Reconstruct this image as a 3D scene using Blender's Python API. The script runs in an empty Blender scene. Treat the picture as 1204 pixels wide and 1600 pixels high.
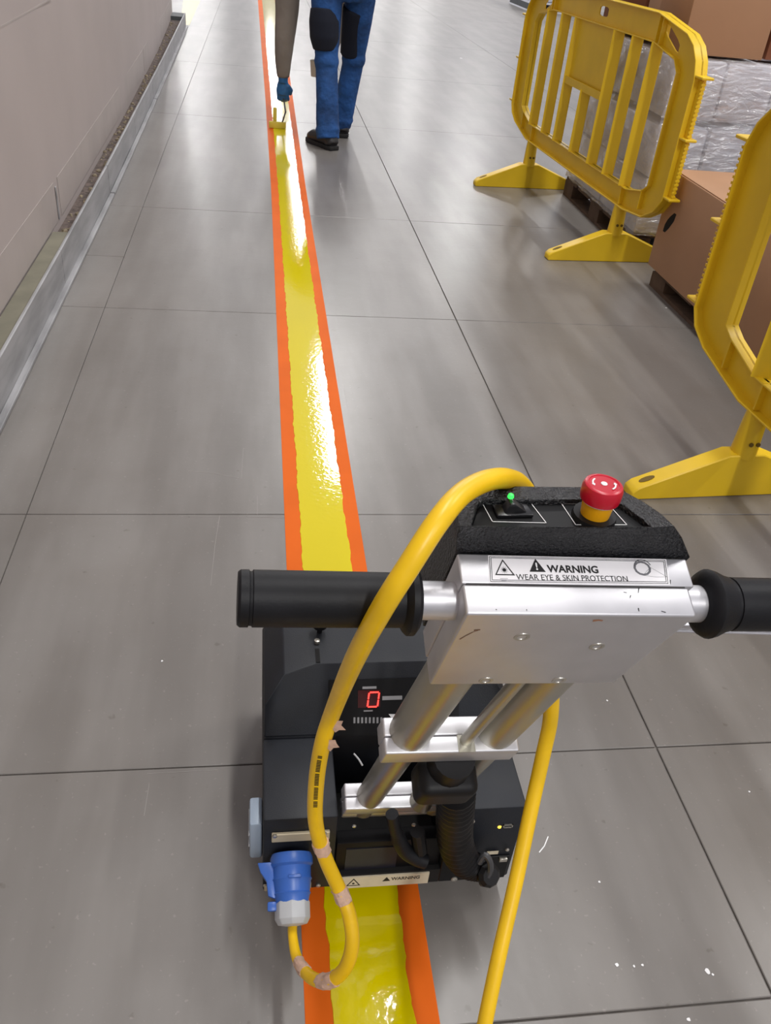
import bpy, bmesh, math, random
from mathutils import Vector as V, Matrix as M
random.seed(7)
S = bpy.context.scene
COL = S.collection
# ------------------------------------------------------------------ camera
F = 1324.41; CX, CY = 602.0, 800.0
CAM = V((0, 0, 1.2))
RX = V((.989023190, -.000892519524, -.147757686))
RY = V((-.119697271, .581473545, -.804711799))
RZ = V((.0866354065, .813564822, .574983988))
RW = M((RX, RY, RZ))                      # camera axes -> world axes
cd = bpy.data.cameras.new('camera'); cam = bpy.data.objects.new('camera', cd); COL.objects.link(cam)
m4 = RW.to_4x4(); m4.translation = CAM; cam.matrix_world = m4
cd.sensor_fit = 'VERTICAL'; cd.sensor_height = 24; cd.sensor_width = 18; cd.lens = F / 1600 * 24
cd.clip_start = .02; cd.clip_end = 200
S.camera = cam
# ------------------------------------------------------------------ world, lamps, exposure
w = bpy.data.worlds.new('hall_air'); S.world = w; w.use_nodes = True
w.node_tree.nodes['Background'].inputs[0].default_value = (.93, .92, 1.0, 1)
w.node_tree.nodes['Background'].inputs[1].default_value = .52
S.view_settings.view_transform = 'Standard'; S.view_settings.look = 'None'
S.view_settings.gamma = 1; S.view_settings.use_curve_mapping = False
S.view_settings.exposure = 0.0
def lamp(x, y, z, lx, ly, power, col=(1, .985, .965)):
    ld = bpy.data.lights.new('strip_lamp', 'AREA'); ld.shape = 'RECTANGLE'; ld.size = lx; ld.size_y = ly
    ld.energy = power; ld.color = col
    o = bpy.data.objects.new('strip_lamp', ld); COL.objects.link(o); o.location = (x, y, z)
for y0, y1, e in ((-11, -5, 120), (.6, 5.6, 62), (15.1, 20.4, 84), (29, 37, 50), (40, 48, 40)):
    lamp(1.70, (y0 + y1) / 2, 8.5, .34, y1 - y0, e * (y1 - y0))
for y in (54, 66, 78): lamp(.9, y, 8.5, .6, 8, 260)  # added unseen lamps standing in for a bright far end; whiten the distant line
for y in (17.5, 31, 45, 62): lamp(7.2, y, 8.5, .34, 2.4, 520)
for y in (4.0, -8): lamp(7.2, y, 8.5, .34, 2.4, 260)
for y in (36, 47, 60, 74): lamp(-3.4, y, 8.5, .26, 2.4, 420)
# ------------------------------------------------------------------ rays: a point of the photograph carried to its real distance
def ray(px, py):
    c = V((px - CX, -(py - CY), -F)).normalized()
    return V((RX.dot(c), RY.dot(c), RZ.dot(c)))
FW = V((-RX.z, -RY.z, -RZ.z))
def at(px, py, depth):
    r = ray(px, py); return CAM + r * (depth / r.dot(FW))
def onpl(px, py, P0, n):
    r = ray(px, py); return CAM + r * ((P0 - CAM).dot(n) / r.dot(n))
def gnd(px, py, z=0.0): return onpl(px, py, V((0, 0, z)), V((0, 0, 1)))
def onY(px, py, y): return onpl(px, py, V((0, y, 0)), V((0, 1, 0)))
def onX(px, py, x): return onpl(px, py, V((x, 0, 0)), V((1, 0, 0)))
# ------------------------------------------------------------------ materials
def srgb(r, g, b):
    f = lambda c: (c / 255 / 12.92) if c / 255 <= .04045 else ((c / 255 + .055) / 1.055) ** 2.4
    return (f(r), f(g), f(b), 1)
MATS = {}
def mat(name, col, rough=.5, metal=0, var=.12, vscale=8, bump=0, bscale=200, rvar=0, spec=.5, emit=None, estr=0, coat=0, stretch=None, bdist=.001, col2=None):
    if name in MATS: return MATS[name]
    m = bpy.data.materials.new(name); m.use_nodes = True; nt = m.node_tree; N = nt.nodes; L = nt.links
    b = N['Principled BSDF']; b.inputs['Roughness'].default_value = rough; b.inputs['Metallic'].default_value = metal
    b.inputs['Specular IOR Level'].default_value = spec; b.inputs['Coat Weight'].default_value = coat
    g = N.new('ShaderNodeNewGeometry'); vec = g.outputs['Position']
    if stretch:
        mp = N.new('ShaderNodeMapping'); mp.inputs['Scale'].default_value = stretch
        L.new(vec, mp.inputs['Vector']); vec = mp.outputs['Vector']
    n = N.new('ShaderNodeTexNoise'); n.inputs['Scale'].default_value = vscale; n.inputs['Detail'].default_value = 5
    L.new(vec, n.inputs['Vector'])
    r = N.new('ShaderNodeValToRGB'); r.color_ramp.interpolation = 'EASE'; r.color_ramp.elements[0].position = .25; r.color_ramp.elements[1].position = .75
    c2 = col2 if col2 else tuple(min(1, c * (1 + var)) for c in col[:3]) + (1,)
    r.color_ramp.elements[0].color = tuple(c * (1 - var) for c in col[:3]) + (1,); r.color_ramp.elements[1].color = c2
    L.new(n.outputs['Fac'], r.inputs['Fac']); L.new(r.outputs['Color'], b.inputs['Base Color'])
    if rvar:
        mr = N.new('ShaderNodeMapRange'); mr.interpolation_type = 'SMOOTHSTEP'; mr.inputs['From Min'].default_value = .1; mr.inputs['From Max'].default_value = .9
        mr.inputs['To Min'].default_value = max(0, rough - rvar); mr.inputs['To Max'].default_value = rough + rvar
        L.new(n.outputs['Fac'], mr.inputs['Value']); L.new(mr.outputs['Result'], b.inputs['Roughness'])
    if bump:
        n2 = N.new('ShaderNodeTexNoise'); n2.inputs['Scale'].default_value = bscale; n2.inputs['Detail'].default_value = 3
        L.new(vec, n2.inputs['Vector'])
        bp = N.new('ShaderNodeBump'); bp.inputs['Strength'].default_value = bump; bp.inputs['Distance'].default_value = bdist
        L.new(n2.outputs['Fac'], bp.inputs['Height']); L.new(bp.outputs['Normal'], b.inputs['Normal'])
    if emit:
        b.inputs['Emission Color'].default_value = emit; b.inputs['Emission Strength'].default_value = estr
    MATS[name] = m; return m
def floor_mat():
    m = mat('polished_concrete', srgb(125, 121, 117), rough=.30, var=.06, vscale=1.3, rvar=0, bump=.12, bscale=35, bdist=.002)
    nt = m.node_tree; N = nt.nodes; L = nt.links; b = N['Principled BSDF']
    base = b.inputs['Base Color'].links[0].from_socket; pos = [x for x in N if x.type == 'NEW_GEOMETRY'][0].outputs['Position']
    def layer(src, scale, stretch, lo, hi, c0, c1, detail=4):
        mp = N.new('ShaderNodeMapping'); mp.inputs['Scale'].default_value = stretch; L.new(pos, mp.inputs['Vector'])
        n = N.new('ShaderNodeTexNoise'); n.inputs['Scale'].default_value = scale; n.inputs['Detail'].default_value = detail
        L.new(mp.outputs['Vector'], n.inputs['Vector'])
        r = N.new('ShaderNodeValToRGB'); r.color_ramp.interpolation = 'EASE'; r.color_ramp.elements[0].position = lo; r.color_ramp.elements[1].position = hi
        r.color_ramp.elements[0].color = c0; r.color_ramp.elements[1].color = c1; L.new(n.outputs['Fac'], r.inputs['Fac'])
        x = N.new('ShaderNodeMix'); x.data_type = 'RGBA'; x.blend_type = 'MULTIPLY'; x.inputs[0].default_value = 1
        L.new(src, x.inputs[6]); L.new(r.outputs['Color'], x.inputs[7]); return x.outputs[2]
    s = layer(base, 2.2, (3.2, .5, 1), .35, .68, (.83, .82, .81, 1), (1.07, 1.07, 1.07, 1))
    s = layer(s, 5, (1, 1, 1), .3, .6, (.94, .93, .92, 1), (1, 1, 1, 1), 3)
    s = layer(s, 120, (1, 1, 1), .66, .74, (1, 1, 1, 1), (1.25, 1.25, 1.25, 1), 2)
    s = layer(s, 45, (1, 1, 1), .22, .30, (.78, .76, .73, 1), (1, 1, 1, 1), 2)
    L.new(s, b.inputs['Base Color'])
    return m
FLOOR = floor_mat()
JOINT = mat('joint_filler', srgb(104, 99, 94), .8, var=.25, vscale=30)
WALLM = mat('painted_wall', srgb(178, 167, 163), .62, var=.035, vscale=2.5, bump=.1, bscale=60)
KERB = mat('galvanised_kerb', srgb(150, 149, 150), .42, .2, var=.32, vscale=7, rvar=.12, stretch=(4, .6, 4))
GREEN = mat('grimy_cover_strip', srgb(116, 112, 96), .8, var=.15, vscale=9)
DIRT = mat('grit', srgb(92, 80, 74), .95, var=.45, vscale=35, bump=.6, bscale=90, bdist=.01)
DARKG = mat('dark_grey_steel', srgb(78, 82, 84), .6)
FLASH = mat('wall_flashing', srgb(175, 165, 160), .55, var=.05, vscale=6)
PAINT = mat('wet_yellow_paint', srgb(214, 196, 0), .05, var=.02, vscale=3, bump=.24, bscale=80, spec=.5, bdist=.0012, coat=.3)
FADED = mat('old_yellow_paint', srgb(222, 205, 140), .35, var=.08)
TAPE = mat('orange_tape', srgb(216, 98, 18), .6, spec=.15, var=.06, vscale=5)
BARR = mat('yellow_plastic', srgb(232, 194, 34), .42, var=.07, vscale=5, bump=.08, bscale=120)
BARRD = mat('yellow_plastic_hole_shade', srgb(110, 88, 12), .7)  # darker copy of the barrier yellow: shade inside slots and holes, as colour
CART = mat('cardboard', srgb(176, 136, 104), .85, var=.04, vscale=5)
CARTR = mat('dark_cardboard', srgb(134, 84, 58), .85, var=.05, vscale=5)
CARTL = mat('pale_cardboard', srgb(196, 162, 136), .85, var=.04)
WOOD = mat('pallet_wood', srgb(92, 74, 60), .9, var=.25, vscale=20)
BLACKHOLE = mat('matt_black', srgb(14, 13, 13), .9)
ALU = mat('satin_aluminium', srgb(206, 205, 208), .42, .8, var=.03, vscale=40, rvar=.04)
ALUW = mat('anodised_aluminium', srgb(176, 173, 162), .36, .85, var=.04, vscale=20, rvar=.05)
SEAM = mat('seam_shadow_gap', srgb(52, 50, 50), .8)
BLK = mat('black_textured_plastic', srgb(20, 21, 24), .28, var=.2, vscale=60, bump=1.0, bscale=380, bdist=.003)
BLKS = mat('black_powder_coat', srgb(26, 29, 35), .55, spec=.4, var=.35, vscale=14, bump=.2, bscale=500, rvar=.12)
BLKP = mat('black_panel', srgb(14, 14, 16), .5, spec=.25, var=.15)
RUB = mat('black_rubber', srgb(20, 20, 23), .5, spec=.25, var=.3, vscale=22, bump=.15, bscale=300)
RUBD = mat('black_hose_rubber', srgb(16, 15, 17), .5, spec=.3, var=.2, vscale=30)
RED = mat('red_plastic', srgb(190, 12, 40), .3, var=.05)
AMBER = mat('amber_plastic', srgb(236, 168, 20), .3, var=.05)
WHITE = mat('white_print', srgb(235, 235, 235), .5, var=.01)
GREYP = mat('grey_print', srgb(150, 150, 152), .6, var=.01)
BPRINT = mat('black_print', srgb(24, 23, 24), .6, var=.02)
LABEL = mat('label_film', srgb(242, 240, 242), .45, var=.03, vscale=40)
CREAML = mat('cream_label', srgb(206, 196, 172), .6, var=.08, vscale=40)
GLED = mat('green_led', srgb(30, 230, 60), .3, emit=(.05, 1, .12, 1), estr=1.2)
RLED = mat('red_led', srgb(255, 30, 30), .3, emit=(1, .04, .03, 1), estr=3.5)
YLED = mat('yellow_led', srgb(255, 200, 40), .3, emit=(1, .65, .08, 1), estr=1.6)
REDW = mat('dark_red_window', srgb(64, 8, 10), .2)
CABLE = mat('yellow_cable', srgb(238, 192, 16), .36, var=.08, vscale=25, bump=.05, bscale=200)
TAPEP = mat('worn_pink_tape', srgb(206, 172, 150), .7, var=.15, vscale=120)
BLUEP = mat('blue_plug_plastic', srgb(52, 96, 176), .35, var=.06)
GREYPL = mat('grey_plastic', srgb(176, 178, 180), .45, var=.05)
BGREY = mat('blue_grey_plastic', srgb(150, 164, 180), .45, var=.05)
SCREW = mat('screw_steel', srgb(190, 186, 176), .3, .8)
BRASS = mat('yellowed_plate', srgb(196, 184, 156), .5, .2, var=.08)
DENIM = mat('blue_work_trousers', srgb(26, 70, 126), .85, var=.4, vscale=7, bump=.7, bscale=14, bdist=.03)
NAVY = mat('black_pocket_cloth', srgb(12, 18, 34), .9)
SLEEVE = mat('grey_brown_sleeve', srgb(128, 119, 110), .9, var=.1, vscale=5, bump=.3, bscale=16, bdist=.02)
GLOVE = mat('blue_nitrile', srgb(40, 98, 150), .45, var=.15, vscale=40)
SHOE = mat('black_leather', srgb(40, 38, 40), .5, var=.15)
SOLE = mat('rubber_sole', srgb(26, 25, 26), .8)
SKIN = mat('skin', srgb(198, 150, 124), .5, var=.05)
HAIR = mat('brown_hair', srgb(58, 44, 34), .7, var=.2)
CREAM = mat('cream_plastic', srgb(206, 198, 184), .6)
PACK = mat('white_carton', srgb(232, 233, 240), .6, var=.09, vscale=9)
TOOLY = mat('pale_yellow_tool', srgb(206, 186, 70), .5)
def film_mat():
    m = bpy.data.materials.new('stretch_film'); m.use_nodes = True; nt = m.node_tree; N = nt.nodes; L = nt.links
    out = N['Material Output']; N.remove(N['Principled BSDF'])
    t = N.new('ShaderNodeBsdfTransparent'); t.inputs[0].default_value = (.95, .95, .97, 1)
    g = N.new('ShaderNodeBsdfGlossy'); g.inputs['Roughness'].default_value = .16
    d = N.new('ShaderNodeBsdfDiffuse'); d.inputs[0].default_value = (.78, .78, .82, 1)
    geo = N.new('ShaderNodeNewGeometry')
    mp = N.new('ShaderNodeMapping'); mp.inputs['Scale'].default_value = (1.2, 1.2, 4)
    L.new(geo.outputs['Position'], mp.inputs['Vector'])
    n = N.new('ShaderNodeTexNoise'); n.inputs['Scale'].default_value = 7; n.inputs['Detail'].default_value = 6
    n.inputs['Distortion'].default_value = 1.2
    L.new(mp.outputs[0], n.inputs['Vector'])
    bp = N.new('ShaderNodeBump'); bp.inputs['Strength'].default_value = .9; bp.inputs['Distance'].default_value = .03
    L.new(n.outputs['Fac'], bp.inputs['Height']); L.new(bp.outputs[0], g.inputs['Normal'])
    m1 = N.new('ShaderNodeMixShader'); m1.inputs[0].default_value = .22; L.new(t.outputs[0], m1.inputs[1]); L.new(d.outputs[0], m1.inputs[2])
    m2 = N.new('ShaderNodeMixShader'); m2.inputs[0].default_value = .3; L.new(m1.outputs[0], m2.inputs[1]); L.new(g.outputs[0], m2.inputs[2])
    L.new(m2.outputs[0], out.inputs[0]); return m
FILM = film_mat()
# ------------------------------------------------------------------ mesh helpers (everything in world metres)
WX, WY, WZ = V((1, 0, 0)), V((0, 1, 0)), V((0, 0, 1))
class MB:
    def __init__(s): s.v = []; s.f = []
    def add(s, vs, fs):
        o = len(s.v); s.v += [V(x) for x in vs]; s.f += [[i + o for i in f] for f in fs]; return s
    def hexa(s, b, t):                     # four bottom corners, four top corners
        return s.add(list(b) + list(t), [(3, 2, 1, 0), (4, 5, 6, 7), (0, 1, 5, 4), (1, 2, 6, 5), (2, 3, 7, 6), (3, 0, 4, 7)])
    def box(s, lo, hi, o=V((0, 0, 0)), ax=(WX, WY, WZ)):
        p = lambda x, y, z: o + ax[0] * x + ax[1] * y + ax[2] * z
        (a, b, c), (d, e, f) = lo, hi
        return s.hexa([p(a, b, c), p(d, b, c), p(d, e, c), p(a, e, c)], [p(a, b, f), p(d, b, f), p(d, e, f), p(a, e, f)])
    def prism(s, poly, off):
        n = len(poly); a = [V(p) for p in poly]; b = [p + V(off) for p in a]
        return s.add(a + b, [list(range(n))[::-1], list(range(n, 2 * n))] + [(i, (i + 1) % n, n + (i + 1) % n, n + i) for i in range(n)])
    def tube(s, path, rad, n=12, squash=None, caps=True, up=None):
        path = [V(p) for p in path]; k = len(path)
        rad = rad if isinstance(rad, (list, tuple)) else [rad] * k
        t0 = (path[1] - path[0]).normalized()
        x = t0.cross(up if up else (WZ if abs(t0.z) < .9 else WY)).normalized(); vs = []
        for i, p in enumerate(path):
            t = (path[min(i + 1, k - 1)] - path[max(i - 1, 0)]).normalized()
            x = (x - t * x.dot(t)).normalized(); y = t.cross(x); r = rad[i]; sq = squash if squash else 1
            for j in range(n):
                a = 2 * math.pi * j / n; vs.append(p + x * (math.cos(a) * r) + y * (math.sin(a) * r * sq))
        fs = [(i * n + j, i * n + (j + 1) % n, (i + 1) * n + (j + 1) % n, (i + 1) * n + j) for i in range(k - 1) for j in range(n)]
        if caps: fs += [list(range(n))[::-1], list(range((k - 1) * n, k * n))]
        return s.add(vs, fs)
    def lathe(s, o, ax, prof, n=20):       # prof: (height along ax, radius)
        o = V(o); ax = V(ax).normalized(); x = ax.orthogonal().normalized(); y = ax.cross(x); vs = []
        for h, r in prof:
            for j in range(n):
                a = 2 * math.pi * j / n; vs.append(o + ax * h + x * (math.cos(a) * r) + y * (math.sin(a) * r))
        k = len(prof)
        fs = [(i * n + j, i * n + (j + 1) % n, (i + 1) * n + (j + 1) % n, (i + 1) * n + j) for i in range(k - 1) for j in range(n)]
        return s.add(vs, fs + [list(range(n))[::-1], list(range((k - 1) * n, k * n))])
WL = {}
def empty(name, loc, label=None, cat=None, group=None):
    o = bpy.data.objects.new(name, None); COL.objects.link(o); o.location = loc; o.empty_display_size = .1
    WL[o.name] = V(loc); tag(o, label, cat, group); return o
def tag(o, label=None, cat=None, group=None, kind=None):
    if label: o['label'] = label
    if cat: o['category'] = cat
    if group: o['group'] = group
    if kind: o['kind'] = kind
    return o
def link_mesh(name, me, loc, parent, m):
    o = bpy.data.objects.new(name, me); COL.objects.link(o); WL[o.name] = V(loc)
    if parent: o.parent = parent; o.location = V(loc) - WL[parent.name]
    else: o.location = loc
    if m and not me.materials: me.materials.append(m)
    return o
def obj(name, mb, m, parent=None, bevel=0, seg=2, smooth=True, label=None, angle=35):
    xs = [[p[i] for p in mb.v] for i in range(3)]
    c = V(((min(xs[0]) + max(xs[0])) / 2, (min(xs[1]) + max(xs[1])) / 2, min(xs[2])))
    me = bpy.data.meshes.new(name); me.from_pydata([p - c for p in mb.v], [], mb.f); me.validate()
    bm = bmesh.new(); bm.from_mesh(me); bmesh.ops.recalc_face_normals(bm, faces=bm.faces)
    if bevel:
        es = [e for e in bm.edges if len(e.link_faces) == 2 and e.calc_face_angle(0) > .5]
        bmesh.ops.bevel(bm, geom=es, offset=bevel, segments=seg, profile=.5, affect='EDGES', clamp_overlap=True)
    bm.to_mesh(me); bm.free()
    if smooth:
        me.shade_smooth(); me.set_sharp_from_angle(angle=math.radians(angle))
    o = link_mesh(name, me, c, parent, m)
    if label: o['label'] = label
    return o
def text(name, s, o, ax, up, size, m, parent, bold=0.0, depth=.0002, label=None, width=None):
    cu = bpy.data.curves.new(name, 'FONT'); cu.body = s; cu.size = 1; cu.offset = bold; cu.resolution_u = 3
    t = bpy.data.objects.new('tmp_text', cu); COL.objects.link(t)
    dg = bpy.context.evaluated_depsgraph_get(); me = bpy.data.meshes.new_from_object(t.evaluated_get(dg))
    COL.objects.unlink(t); bpy.data.objects.remove(t)
    ax = ax.normalized(); up = (up - ax * up.dot(ax)).normalized(); n = ax.cross(up)
    w0 = max(v.co.x for v in me.vertices); h0 = max(v.co.y for v in me.vertices)
    sx = (width / w0) if width else size / h0; sy = size / h0
    for v in me.vertices: v.co = ax * (v.co.x * sx) + up * (v.co.y * sy) + n * depth
    me.materials.clear(); me.materials.append(m)
    q = link_mesh(name, me, o, parent, m)
    if label: q['label'] = label
    return q
def smoothpath(pts, k=6):
    out = []; P = [V(p) for p in pts]; P = [P[0] * 2 - P[1]] + P + [P[-1] * 2 - P[-2]]
    for i in range(1, len(P) - 2):
        for j in range(k):
            t = j / k; a, b, c, d = P[i - 1:i + 3]
            out.append(.5 * ((2 * b) + (c - a) * t + (2 * a - 5 * b + 4 * c - d) * t * t + (3 * b - a - 3 * c + d) * t ** 3))
    return out + [P[-2]]
def struct(o): o['kind'] = 'structure'; return o
# ------------------------------------------------------------------ floor: concrete bays between saw cuts
fl = struct(obj('floor', MB().box((-1.6, -2.5, -.16), (9, 60, -.004)), JOINT, smooth=False))
xc = [-1.6, -.53, .72, 2.6, 5.2, 9]
yc = [-2.5, -.75, .5, .94, 1.67, 2.9, 3.42, 4.10, 6.2, 8.4, 10.9, 14.5, 19, 26, 38, 60]
for i in range(len(xc) - 1):
    for j in range(len(yc) - 1):
        x0, x1, y0, y1 = xc[i], xc[i + 1], yc[j], yc[j + 1]
        if j == 6 and i > 0: continue
        if j == 5 and i > 0: y1 = yc[7]
        gx0 = .0008 if i == 1 else .0016; gx1 = .0008 if i == 0 else .0016
        obj('slab', MB().box((x0 + gx0, y0 + .0014, -.06), (x1 - gx1, y1 - .0014, 0)), FLOOR, fl, smooth=False, bevel=.0012, seg=1)
# ------------------------------------------------------------------ left wall with its kerb
def ribbon(path, z0, z1, thick):           # vertical sheet following (x, y) points
    mb = MB(); n = len(path)
    for i in range(n - 1):
        (xa, ya), (xb, yb) = path[i], path[i + 1]
        mb.hexa([(xa, ya, z0), (xb, yb, z0), (xb - thick, yb, z0), (xa - thick, ya, z0)], [(xa, ya, z1), (xb, yb, z1), (xb - thick, yb, z1), (xa - thick, ya, z1)])
    return mb
wallp = [(-.765, -2.4), (-.765, 3.5), (-.785, 5.5), (-.84, 8.2), (-.93, 10.8)]
wl = MB()
pts = wallp + [(-1.25, 10.8), (-1.15, -2.4)]
wl.prism([(x, y, 0) for x, y in pts], (0, 0, 6))
wall = struct(obj('wall_left', wl, WALLM, smooth=False))
kp = [(-.693, -2.4), (-.690, 3.0), (-.697, 4.3), (-.735, 7.4), (-.79, 10.8)]
def kx(y):
    for (xa, ya), (xb, yb) in zip(kp, kp[1:]):
        if y <= yb: return xa + (xb - xa) * (y - ya) / (yb - ya)
    return kp[-1][0]
def wxx(y):
    for (xa, ya), (xb, yb) in zip(wallp, wallp[1:]):
        if y <= yb: return xa + (xb - xa) * (y - ya) / (yb - ya)
    return wallp[-1][0]
base = struct(obj('baseboard_left', MB().box((-.762, -2.3, 0), (-.74, 3.0, .012)), DIRT, smooth=False))
ks = [-2.4, -.2, 1.9, 4.26, 6.6, 8.8, 10.8]
for a, b in zip(ks, ks[1:]):
    k = obj('kerb_rail', ribbon([(kx(a + .004), a + .004), (kx((a + b) / 2), (a + b) / 2), (kx(b - .004), b - .004)], 0, .135, .011), KERB, base, bevel=.003, seg=1)
    obj('kerb_foot', ribbon([(kx(a + .01) + .022, a + .01), (kx(b - .01) + .022, b - .01)], 0, .012, .021), KERB, base, bevel=.002, seg=1)
    # low lip on the inside
g = MB(); ys = [-2.3, -1, 0, 1, 2, 3.3]
for a, b in zip(ys, ys[1:]):
    g.hexa([(wxx(a) + .006, a, .10), (kx(a) - .012, a, .10), (kx(b) - .012, b, .10), (wxx(b) + .006, b, .10)], [(wxx(a) + .006, a, .126), (kx(a) - .012, a, .126), (kx(b) - .012, b, .126), (wxx(b) + .006, b, .126)])
obj('cover_strip', g, GREEN, base, label='green-grey cover strip')
g = MB(); ys = [3.32, 4.3, 5.5, 6.8, 8.2, 9.4, 10.4]
for a, b in zip(ys, ys[1:]):
    g.hexa([(wxx(a) + .002, a, 0), (kx(a) - .012, a, 0), (kx(b) - .012, b, 0), (wxx(b) + .002, b, 0)], [(wxx(a) + .002, a, .095), (kx(a) - .012, a, .095), (kx(b) - .012, b, .095), (wxx(b) + .002, b, .095)])
obj('gutter_fill', g, DIRT, base, label='dirty reddish-brown fill of the gutter')
gr = MB()
for i in range(150):
    y = random.uniform(3.4, 10.3); x = random.uniform(wxx(y) + .008, kx(y) - .02); r = random.uniform(.004, .014)
    gr.lathe((x, y, .093), (random.uniform(-.3, .3), random.uniform(-.3, .3), 1), [(0, r), (r * .6, r * .9), (r, r * .3)], 5)
tag(obj('grit_clod', gr, mat('pale_grit', srgb(132, 120, 100), .9, var=.5, vscale=60), base, smooth=False), kind='stuff')
obj('end_block', MB().box((-.925, 10.42, .0), (-.80, 10.78, .13)), DARKG, base, label='dark grey block closing the gutter')
for a, b in ((-2.3, .6), (.62, 3.42), (3.5, 6.9), (6.94, 10.7)):   # sheet-metal flashing along the wall's foot
    pth = [(wxx(a) + .0022, a), (wxx((a + b) / 2) + .0022, (a + b) / 2), (wxx(b) + .0022, b)]
    obj('flashing_sheet', ribbon(pth, .128, .27, .0015), FLASH, base, smooth=False)
obj('corner_bracket', MB().box((-.7645, 3.44, .127), (-.760, 3.452, .25)), KERB, base, bevel=.002, seg=1, label='small dark bracket at the flashing joint')
wa, wb = onX(0, 45, -.7645), onX(80, 0, -.7645)
obj('wall_seam', MB().prism([wa, wb, wb + V((0, 0, .006)), wa + V((0, 0, .006))], (-.001, 0, 0)), FLASH, wall, smooth=False)
# ------------------------------------------------------------------ floor marking
def stripe_x(y):                           # left and right edge of the taped band
    P = [(-2, .061, .240), (4.5, .061, .240), (7, .045, .252), (14.5, -.02, .285), (40, -.2, .46)]
    for (ya, la, ra), (yb, lb, rb) in zip(P, P[1:]):
        if y <= yb:
            t = (y - ya) / (yb - ya); return la + (lb - la) * t, ra + (rb - ra) * t
def strip(y0, y1, f, step, zt, zb=0.0002):
    mb = MB(); n = int((y1 - y0) / step); P = []
    for i in range(n + 1):
        y = y0 + (y1 - y0) * i / n; a, b = f(y); P.append((a, b, y))
    vs = []
    for a, b, y in P: vs += [(a, y, zb), (a + .0008, y, zt), (b - .0008, y, zt), (b, y, zb)]
    fs = []
    for i in range(n):
        for k in range(3): fs.append((i * 4 + k, i * 4 + k + 1, i * 4 + k + 5, i * 4 + k + 4))
    mb.add(vs, fs + [(0, 3, 2, 1), (n * 4, n * 4 + 1, n * 4 + 2, n * 4 + 3)]); return mb
def tl(y):
    a, b = stripe_x(y); return a, a + (b - a) * .235
def tr(y):
    a, b = stripe_x(y); return b - (b - a) * .24, b
def pe(y):
    a, b = stripe_x(y); w_ = b - a; j = lambda s: (math.sin(y * 23 + s) + math.sin(y * 61 + 2 * s) * .8 + math.sin(y * 137 + s * 5) * .7) * .0011 + random.uniform(-.0008, .0008)
    return a + w_ * .2 + j(1), b - w_ * .185 + j(4)
o = obj('masking_tape', strip(-.4, 16, tl, .25, .0007), TAPE, smooth=False)
tag(o, 'orange tape strip along the left edge of the wet yellow line', 'tape', 'orange tape edging the line')
o = obj('masking_tape', strip(-.4, 16, tr, .25, .0007), TAPE, smooth=False)
tag(o, 'orange tape strip along the right edge of the wet yellow line', 'tape', 'orange tape edging the line')
o = obj('painted_line', strip(-.38, 15.8, pe, .008, .0019), PAINT, angle=60)
tag(o, 'wet glossy yellow painted line running up the grey concrete floor', 'floor marking')
o = obj('floor_stripe', MB().hexa([(-.86, 10.95, .0004), (-.765, 10.95, .0004), (-.82, 15, .0004), (-1.1, 15, .0004)], [(-.86, 10.95, .0012), (-.765, 10.95, .0012), (-.82, 15, .0012), (-1.1, 15, .0012)]), FADED)
tag(o, 'faded pale yellow floor stripe past the far end of the left wall', 'floor marking')
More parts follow.
